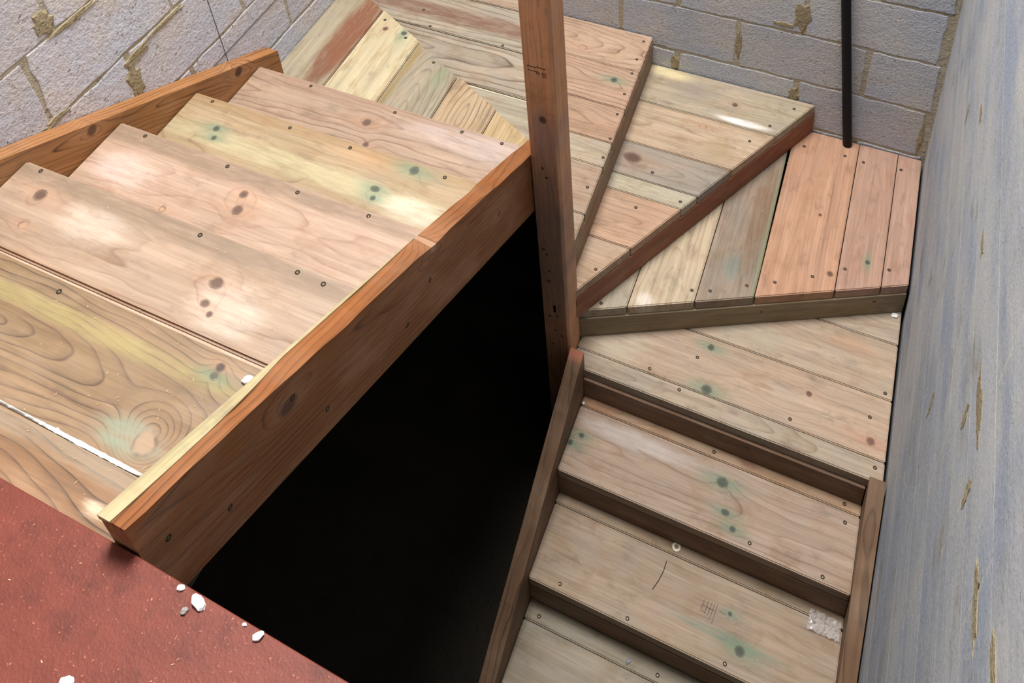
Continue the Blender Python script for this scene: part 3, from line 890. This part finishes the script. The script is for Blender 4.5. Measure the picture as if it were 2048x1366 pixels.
# the third joint stands open and runs askew
w5k = [
    dict(base=srgb(196, 182, 154), late=srgb(160, 134, 104), grey=0.3),
    dict(base=srgb(210, 188, 152), late=srgb(170, 128, 90), contrast=0.5, grey=0.1, freq=60, depth=0.02, tilt=0.12, spots=[((1.27, 0.10, 0), 0.03, 0.03, srgb(236, 226, 216), 0.6, 0.6)]),
    dict(base=srgb(150, 130, 108), late=srgb(98, 74, 56), contrast=0.5, grey=0.35, spots=[((1.50, 0.32, 0), 0.05, 0.03, srgb(96, 124, 118), 0.5, 0.9), ((1.55, 0.55, 0), 0.2, 0.05, srgb(124, 92, 66), 0.6, 0.9), ((1.583, 0.55, 0), 0.5, 0.010, srgb(126, 132, 104), 0.8, 0.2)]),
    dict(base=srgb(206, 150, 112), late=srgb(170, 112, 78), contrast=0.3, grey=0.05, knots=[((1.735, 0.624, 0), 0.006, 'dark'), ((1.800, 0.408, 0), 0.010, 'dark')]),
    dict(base=srgb(196, 148, 122), late=srgb(160, 110, 86), contrast=0.3, grey=0.08, knots=[((1.906, 0.494, 0), 0.008, 'green')]),
    dict(base=srgb(198, 152, 128), late=srgb(162, 114, 92), contrast=0.25, grey=0.08),
]
s5 = [(1.635, 0.904), (1.779, 0.911), (1.844, 0.904), (1.971, 0.916), (1.641, 0.314), (1.749, 0.378), (1.842, 0.443), (1.973, 0.49), (1.56, 0.27), (1.455, 0.209), (1.142, 0.041), (1.40, 0.19)]
for j, (pz, kw) in enumerate(zip(w5, w5k)):
    if j == 2: pz = line_cut(pz, (1.5905, 0.2), (1.581, 0.9), True)
    board('tread_board', pz, -5 * H, 'y', wd, s5, **kw)
M_r5 = wood((1.55, 0.2, -5.5 * H), (0.9, 0.44, 0), (0, 0, 1), srgb(158, 138, 98), srgb(118, 98, 64), contrast=0.3, grey=0.15,
            knots=[((1.62, 0.24, -5.55 * H), 0.005, 'black'), ((1.95, 0.40, -5.5 * H), 0.006, 'dark')])
riser(n5a, n5b, -5 * H - TT, -6 * H + 0.001, M_r5, -1, 0.004)

# ---- last winder (boards along x), its nosing square to the wall
W6 = line_cut(rect(1.0885, XR, RN[6], 0.6), (n5a[0] - 0.03, n5a[1] + 0.015), (n5b[0], n5b[1] + 0.03), False)
w6 = strips(W6, 'y', [-0.046, 0.142, 0.330])
w6k = [
    dict(base=srgb(184, 164, 138), late=srgb(140, 112, 84), grey=0.35),
    dict(base=srgb(198, 166, 136), late=srgb(150, 112, 82), contrast=0.35, grey=0.22, knots=[((1.489, 0.109, 0), 0.011, 'green'), ((1.509, -0.028, 0), 0.014, 'green'), ((1.802, 0.074, 0), 0.009, 'dark'), ((1.990, 0.0, 0), 0.012, 'red')],
         spots=[((1.2, 0.02, 0), 0.12, 0.08, srgb(196, 184, 162), 0.6, 0.5)]),
    dict(base=srgb(196, 168, 138), late=srgb(154, 116, 84), contrast=0.35, grey=0.3, spots=[((1.60, 0.20, 0), 0.15, 0.05, srgb(170, 160, 140), 0.6, 0.8), ((1.90, 0.28, 0), 0.08, 0.03, srgb(176, 134, 100), 0.5, 0.6)]),
    dict(base=srgb(190, 168, 142), late=srgb(130, 96, 70), contrast=0.4, grey=0.3),
]
s6 = [(1.457, 0.061), (1.431, -0.06), (1.98, 0.07), (2.014, 0.16), (1.327, -0.030), (1.762, -0.023), (2.01, -0.07)]
for pz, kw in zip(w6, w6k):
    board('tread_board', pz, -6 * H, 'x', wd, s6, **kw)
M_r6 = wood((1.55, -0.11, -6.5 * H), (1, 0, 0), (0, 0, 1), srgb(136, 100, 74), srgb(92, 62, 44), contrast=0.5, grey=0.05, lum=0.72, sat=0.0)
link('riser', prism('riser', [(1.1345, -7 * H + 0.001), (1.994, -7 * H + 0.001), (1.994, -6 * H - TT), (1.1345, -6 * H - TT)], 'y', RN[6] - 0.009, RN[6] + 0.018, 0.0012), M_r6, wd)

# ================================================================== LOWER FLIGHT
lf = thing('stair_flight', 'lower straight flight of wooden steps running down beside the smooth grey right wall', 'stairs', (1.56, -0.7, -1.69))
QX0, QX1 = 1.1345, 1.9955
lk = {
    7: [dict(base=srgb(186, 150, 114), late=srgb(138, 98, 66), grey=0.15, contrast=0.4, spots=[((1.20, -0.13, 0), 0.08, 0.03, srgb(150, 104, 74), 0.6, 0.7), ((1.668, -0.125, 0), 0.03, 0.02, srgb(118, 82, 60), 0.7, 0.8)]),
        dict(base=srgb(190, 162, 138), late=srgb(134, 98, 76), contrast=0.5, grey=0.2, freq=55, depth=0.03, tilt=0.06,
             knots=[((1.143, -0.268, 0), 0.009, 'green'), ((1.169, -0.236, 0), 0.008, 'green'), ((1.608, -0.205, 0), 0.014, 'green'), ((1.634, -0.282, 0), 0.009, 'green'), ((1.664, -0.317, 0), 0.009, 'green')],
             spots=[((1.33, -0.19, 0), 0.22, 0.03, srgb(200, 190, 186), 0.6, 0.5)])],
    8: [dict(base=srgb(180, 152, 120), late=srgb(140, 108, 78), grey=0.2, contrast=0.3),
        dict(base=srgb(182, 156, 128), late=srgb(140, 110, 84), contrast=0.3, grey=0.28, knots=[((1.744, -0.545, 0), 0.013, 'green'), ((1.700, -0.47, 0), 0.006, 'green')],
             spots=[((1.70, -0.53, 0), 0.16, 0.014, srgb(104, 128, 108), 0.6, 0.5)])],
    9: [dict(base=srgb(168, 158, 132), late=srgb(130, 112, 84), grey=0.35, contrast=0.3),
        dict(base=srgb(164, 152, 128), late=srgb(124, 104, 82), contrast=0.3, grey=0.45)],
    10: [dict(base=srgb(168, 156, 130), late=srgb(130, 112, 84)), dict(base=srgb(168, 152, 128), late=srgb(124, 104, 82))],
}
ls_ = {7: [(1.717, -0.334), (1.92, -0.340), (1.958, -0.179), (1.564, -0.130), (1.95, -0.130)], 8: [(1.227, -0.586), (1.435, -0.591), (1.713, -0.588)], 9: [(1.175, -0.640), (1.54, -0.64)], 10: []}
lower_boards = {}
for j in (7, 8, 9, 10):
    y1, yp = RN[j], RN[j - 1]
    z = -j * H
    jt = {7: -0.148, 8: -0.389, 9: -0.660, 10: -0.905}[j]
    lower_boards[j] = [board('tread_board', rect(QX0, QX1, jt + 0.001, yp + 0.02), z, 'x', lf, ls_[j], lum=0.76, sat=0.06, **lk[j][0]),
                       board('tread_board', rect(QX0, QX1, y1, jt - 0.001), z, 'x', lf, ls_[j], lum=0.76, sat=0.06, **lk[j][1])]
    link('riser', prism('riser', [(QX0, z - H + 0.001), (QX1, z - H + 0.001), (QX1, z - TT), (QX0, z - TT)], 'y', y1 - 0.001, y1 + 0.021, 0.0012), M_r6, lf)
zR = lambda y: -6 * H - (H / GR) * (RN[6] - y)
pd2 = Vector((0, -1, -H / GR)).normalized()
pn2 = Vector((0, -H / GR, 1)).normalized()
M_sl = wood((1.11, -0.5, -1.0), pd2, pn2, srgb(132, 98, 70), srgb(56, 38, 26), sat=0.0, lum=0.72, freq=85, contrast=0.9, tilt=0.03, depth=0.03, v0=0.08, grey=0.0, dirt=0.3,
            spots=[((1.11, -0.11, -0.76), 0.03, 0.06, srgb(186, 116, 88), 0.9, 0.3)], bump=0.6)
a_ = string('inner_string', 1.0895, 1.1335, -0.101, -1.35, zR, 0.080, -0.15, lf, M_sl, H / GR, 0.004, 5)
a_['label'] = 'inner string with coarse ridged grain beside the dark well'
M_sr = wood((2.0, -0.5, -1.0), pd2, pn2, srgb(134, 100, 72), srgb(74, 50, 34), sat=0.0, lum=0.75, freq=85, contrast=0.8, tilt=0.05, depth=0.03, v0=0.03, grey=0.0, dirt=0.3,
            knots=[((2.02, -0.60, -1.08), 0.012, 'pale')])
b2_ = string('wall_string', 1.9965, 2.040, RN[6] - 0.0105, -1.35, zR, 0.045, -0.15, lf, M_sr, H / GR)
b2_['label'] = 'string board against the right wall'

# marks on the lower boards: pencil scribble and a crack
M_pen = plain('pencil_mark', srgb(112, 92, 88), 0.9)
def strokes(name, segs, z, w, mat, parent):
    bm = bmesh.new()
    for (p, q) in segs:
        d = (Vector(q) - Vector(p)).normalized()
        n = Vector((-d.y, d.x)) * w / 2
        P, Q = Vector(p), Vector(q)
        vs = [bm.verts.new((*c, z + 0.0004)) for c in (P - n, Q - n, Q + n, P + n)]
        vb = [bm.verts.new((*c, z - 0.001)) for c in (P - n, Q - n, Q + n, P + n)]
        bm.faces.new(vs)
        for i in range(4): bm.faces.new((vs[i], vb[i], vb[(i + 1) % 4], vs[(i + 1) % 4]))
    return link(name, to_mesh(bm, name), mat, parent)
zz = -8 * H
cx, cy = 1.655, -0.482
seg = [((cx - .03, cy + .018), (cx - .034, cy - .010)), ((cx - .034, cy - .010), (cx - .02, cy - .012)), ((cx - .018, cy + .02), (cx - .022, cy - .014)),
       ((cx - .008, cy + .02), (cx - .014, cy - .016)), ((cx, cy + .02), (cx - .006, cy - .024)), ((cx + .008, cy + .022), (cx + .002, cy - .03)),
       ((cx - .034, cy + .004), (cx + .004, cy + .002)), ((cx + .014, cy + .008), (cx + .034, cy + .006))]
strokes('pencil_scribble', seg, zz, 0.0016, M_pen, lower_boards[8][1])
M_crack = plain('crack', srgb(58, 42, 36), 0.9)
strokes('crack', [((1.498, -0.412), (1.497, -0.440)), ((1.497, -0.440), (1.490, -0.470)), ((1.490, -0.470), (1.480, -0.497))], zz, 0.0024, M_crack, lower_boards[8][1])

# ================================================================== LANDING PANEL
def red_mat():
    mat = bpy.data.materials.new('red_panel_face')
    mat.use_nodes = True
    t = NT(mat.node_tree)
    bs = t.n['Principled BSDF']
    co = t.n.new('ShaderNodeTexCoord').outputs['Object']
    n1 = t.noise(t.vmath('MULTIPLY', co, (3, 9, 1)), 4, 5, 0.65)
    n2 = t.noise(co, 260, 2, 0.5)
    n3 = t.noise(co, 18, 5, 0.7)
    c = t.mix(n1, srgb(98, 42, 31), srgb(132, 62, 46))
    c = t.mix(t.math('MULTIPLY', t.maprange(n3, 0.48, 0.70), 0.65), c, srgb(84, 35, 26))
    c = t.mix(t.math('MULTIPLY', t.maprange(n2, 0.68, 0.74), 0.55), c, srgb(206, 130, 100))
    t.l.new(c, bs.inputs['Base Color'])
    bs.inputs['Roughness'].default_value = 0.55
    bs.inputs['Specular IOR Level'].default_value = 0.35
    bn = t.n.new('ShaderNodeBump')
    bn.inputs['Strength'].default_value = 0.3
    bn.inputs['Distance'].default_value = 0.002
    t.l.new(t.math('ADD', n3, n2), bn.inputs['Height'])
    t.l.new(bn.outputs[0], bs.inputs['Normal'])
    return mat
pan = thing('floor_panel', 'red-brown coated board sheet laid on the landing at the stair head', 'board', (1.0, -2.2, 0.705))
ZP = 5 * H + 0.020
pp = [(WALL_L + 0.004, -2.95), (WALL_R - 0.012, -2.95), (WALL_R - 0.012, -1.401), (1.345, -1.392), (0.995, -1.386), (WALL_L + 0.004, -1.384)]
link('sheet', prism('sheet', pp, 'z', 5 * H + 0.0006, ZP, 0.0012), red_mat(), pan)

# ================================================================== CONDUIT
M_black = plain('black_plastic', srgb(20, 22, 26), 0.6, 0.2, 0, 0.15, 30)
def tube(name, pts, r_, n=12, flat=1.0):
    bm = bmesh.new()
    rows = []
    for j, p in enumerate(pts):
        d = (Vector(pts[min(j + 1, len(pts) - 1)]) - Vector(pts[max(j - 1, 0)])).normalized()
        e1 = d.cross(Vector((0, 1, 0))).normalized()
        e2 = d.cross(e1).normalized()
        rows.append([bm.verts.new(Vector(p) + e1 * r_ * math.cos(6.2832 * i / n) + e2 * r_ * flat * math.sin(6.2832 * i / n)) for i in range(n)])
    for p, q in zip(rows, rows[1:]):
        for i in range(n): bm.faces.new((p[i], p[(i + 1) % n], q[(i + 1) % n], q[i]))
    bm.faces.new(rows[0]); bm.faces.new(rows[-1])
    me = to_mesh(bm, name)
    for f_ in me.polygons: f_.use_smooth = True
    return me
cpts = [(1.783 - 0.118 * t_, 0.966, -5 * H - 0.03 + 0.98 * t_) for t_ in [x / 24 for x in range(60)]]
cd = link('conduit', tube('conduit', cpts, 0.0165), M_black)
tag(cd, 'black plastic conduit rising up the back block wall from the orange boards', 'conduit')

# ================================================================== SMALL LOOSE THINGS
def crumb(name, x, y, z, sx, sy, sz, mat, label, cat, group=None, seed=0, rot=0.0):
    rnd = random.Random(seed)
    bm = bmesh.new()
    bmesh.ops.create_icosphere(bm, subdivisions=2, radius=0.82)
    for vt in bm.verts:
        k_ = 1 + rnd.uniform(-.22, .22)
        vt.co = Vector((vt.co.x * sx * k_, vt.co.y * sy * k_, max(-0.45, vt.co.z) * sz * 0.75 * k_))
    zmin = min(vt.co.z for vt in bm.verts)
    for vt in bm.verts: vt.co.z -= zmin
    me = to_mesh(bm, name)
    o = link(name, me, mat)
    o.location = (x, y, z)
    o.rotation_euler = (0, 0, rot)
    tag(o, label, cat, group)
    return o
M_plaster = plain('plaster', srgb(248, 248, 246), 0.8, 0.2)
M_stone = plain('grey_chip', srgb(150, 142, 138), 0.8, 0.2)
G = 'plaster chips on the landing'
crumb('plaster_chip', 1.083, -1.393, ZP, 0.007, 0.005, 0.005, M_plaster, 'small white plaster chip on the red panel edge nearest the outer string', 'debris', G, 1, .4)
big = crumb('plaster_chip', 1.116, -1.397, ZP, 0.015, 0.0085, 0.008, M_plaster, 'largest white plaster chip on the edge of the red panel', 'debris', G, 2, -.25)
crumb('stone_chip', 1.105, -1.412, ZP, 0.006, 0.005, 0.005, M_stone, 'grey chip on the red panel behind the largest white chip', 'debris', None, 3, .9)
crumb('plaster_chip', 1.211, -1.397, ZP, 0.009, 0.006, 0.006, M_plaster, 'oval white plaster chip alone on the panel edge over the dark well', 'debris', G, 4, .8)
crumb('plaster_chip', 1.017, -1.530, ZP, 0.012, 0.009, 0.006, M_plaster, 'white plaster chip at the bottom edge of the photo on the red panel', 'debris', G, 5, .3)
crumb('plaster_chip', 0.910, -1.072, 4 * H, 0.014, 0.010, 0.009, M_plaster, 'white plaster lump on the second step beside the outer string', 'debris', None, 6, .2)
crumb('plaster_chip', 1.187, -1.3935, ZP, 0.004, 0.003, 0.003, M_plaster, 'tiny white crumb on the panel edge between two bigger chips', 'debris', G, 7, .2)
crumb('plaster_chip', 0.655, -1.262, 4 * H, 0.006, 0.005, 0.004, M_plaster, 'small white crumb lying just below the white line on the top steps', 'debris', None, 8, .2)
crumb('plaster_chip', 2.015, 0.430, -6 * H, 0.014, 0.010, 0.008, M_plaster, 'white crumbs of plaster against the right wall under the long riser', 'debris', None, 9, .2)
crumb('plaster_chip', 1.140, -0.140, -7 * H, 0.006, 0.005, 0.004, M_plaster, 'white crumb in the corner beside the inner string top', 'debris', None, 10, .2)

def washer():
    bm = bmesh.new()
    n, t_ = 28, 0.0022
    rings = []
    for r_, z in ((0.0125, 0.0), (0.0125, t_), (0.0062, t_), (0.0062, 0.0)):
        rings.append([bm.verts.new((r_ * math.cos(6.2832 * i / n), r_ * math.sin(6.2832 * i / n), z)) for i in range(n)])
    for p, q in zip(rings, rings[1:] + rings[:1]):
        for i in range(n): bm.faces.new((p[i], p[(i + 1) % n], q[(i + 1) % n], q[i]))
    return to_mesh(bm, 'washer')
ws = link('washer', washer(), plain('white_nylon', srgb(240, 232, 206), 0.5, 0.3))
ws.location = (1.515, -0.366, -8 * H)
# stays clear of the joint below the riser
tag(ws, 'small cream ring washer lying on a lower step', 'washer')

def film():
    """crumpled clear wrap tucked under a riser"""
    rnd = random.Random(12)
    bm = bmesh.new()
    nx, ny = 16, 12
    g_ = [[bm.verts.new((-0.042 + 0.084 * a / nx + rnd.uniform(-.002, .002), -0.026 + 0.052 * b / ny + rnd.uniform(-.002, .002),
                         0.0015 + abs(rnd.gauss(0, 0.0045)))) for b in range(ny + 1)] for a in range(nx + 1)]
    for a in range(nx):
        for b in range(ny):
            bm.faces.new((g_[a][b], g_[a + 1][b], g_[a + 1][b + 1], g_[a][b + 1]))
    me = bpy.data.meshes.new('plastic_wrap')
    bm.to_mesh(me)
    bm.free()
    return me
mat = bpy.data.materials.new('clear_wrap')
mat.use_nodes = True
t = NT(mat.node_tree)
bs = t.n['Principled BSDF']
co = t.n.new('ShaderNodeTexCoord').outputs['Object']
t.l.new(t.mix(t.noise(co, 90), srgb(214, 206, 204), srgb(246, 244, 244)), bs.inputs['Base Color'])
bs.inputs['Roughness'].default_value = 0.12
bs.inputs['Specular IOR Level'].default_value = 0.9
bs.inputs['Alpha'].default_value = 0.42
fm = link('plastic_wrap', film(), mat)
fm.location = (1.948, -0.398, -8 * H)
fm.rotation_euler = (0, 0, 0.0)
tag(fm, 'crumpled piece of clear shiny plastic wrap on a lower step by the right string', 'wrap')

fo = crumb('foil_scrap', 1.454, -0.640, -9 * H, 0.012, 0.006, 0.008, plain('foil', srgb(214, 220, 240), 0.25, 0.6, 0.7), 'small bluish shiny scrap on the lowest step in view', 'debris', None, 21, 1.2)

# sawdust flecks over all the treads: uncountable
def sawdust():
    rnd = random.Random(31)
    bm = bmesh.new()
    def fleck(x, y, z, s):
        a = rnd.uniform(0, 3.14)
        l, w = s * rnd.uniform(0.8, 2.6), s * rnd.uniform(0.4, 0.8)
        ca, sa = math.cos(a), math.sin(a)
        c4 = [(-l, -w), (l, -w), (l, w), (-l, w)]
        lo = [bm.verts.new((x + ca * p - sa * q, y + sa * p + ca * q, z + 0.0001)) for p, q in c4]
        hi = [bm.verts.new((v_.co.x, v_.co.y, z + 0.0009)) for v_ in lo]
        bm.faces.new(hi)
        for i in range(4): bm.faces.new((lo[i], lo[(i + 1) % 4], hi[(i + 1) % 4], hi[i]))
    for kx, n in ((0, 20), (1, 24), (2, 30), (3, 40), (4, 60), (5, 26)):
        for _ in range(n):
            fleck(rnd.uniform(0.03, 0.93), LN[kx] - rnd.uniform(0.01, 0.08 if kx == 5 else 0.22), kx * H, 0.0011)
    for poly, z, n in ((W1, 1, 20), (W2, 2, 14), (W3, 3, 20), (W4, 4, 26), (W5, 5, 60), (W6, 6, 60)):
        xs, ys = [p[0] for p in poly], [p[1] for p in poly]
        for _ in range(n):
            x, y = rnd.uniform(min(xs), max(xs)), rnd.uniform(min(ys), max(ys))
            if inside(poly, x, y): fleck(x, y, -z * H, 0.0011)
    for j, n in ((7, 50), (8, 60), (9, 40)):
        for _ in range(n): fleck(rnd.uniform(1.15, 1.98), RN[j] + rnd.uniform(0.01, 0.235), -j * H, 0.0011)
    for _ in range(80): fleck(rnd.uniform(0.6, 1.5), rnd.uniform(-1.9, -1.40), ZP, 0.0010)
    return to_mesh(bm, 'sawdust')
sd = link('sawdust', sawdust(), plain('sawdust', srgb(196, 164, 126), 0.9))
sd['kind'] = 'stuff'
tag(sd, 'pale sawdust flecks scattered over the steps and the red panel', 'sawdust')
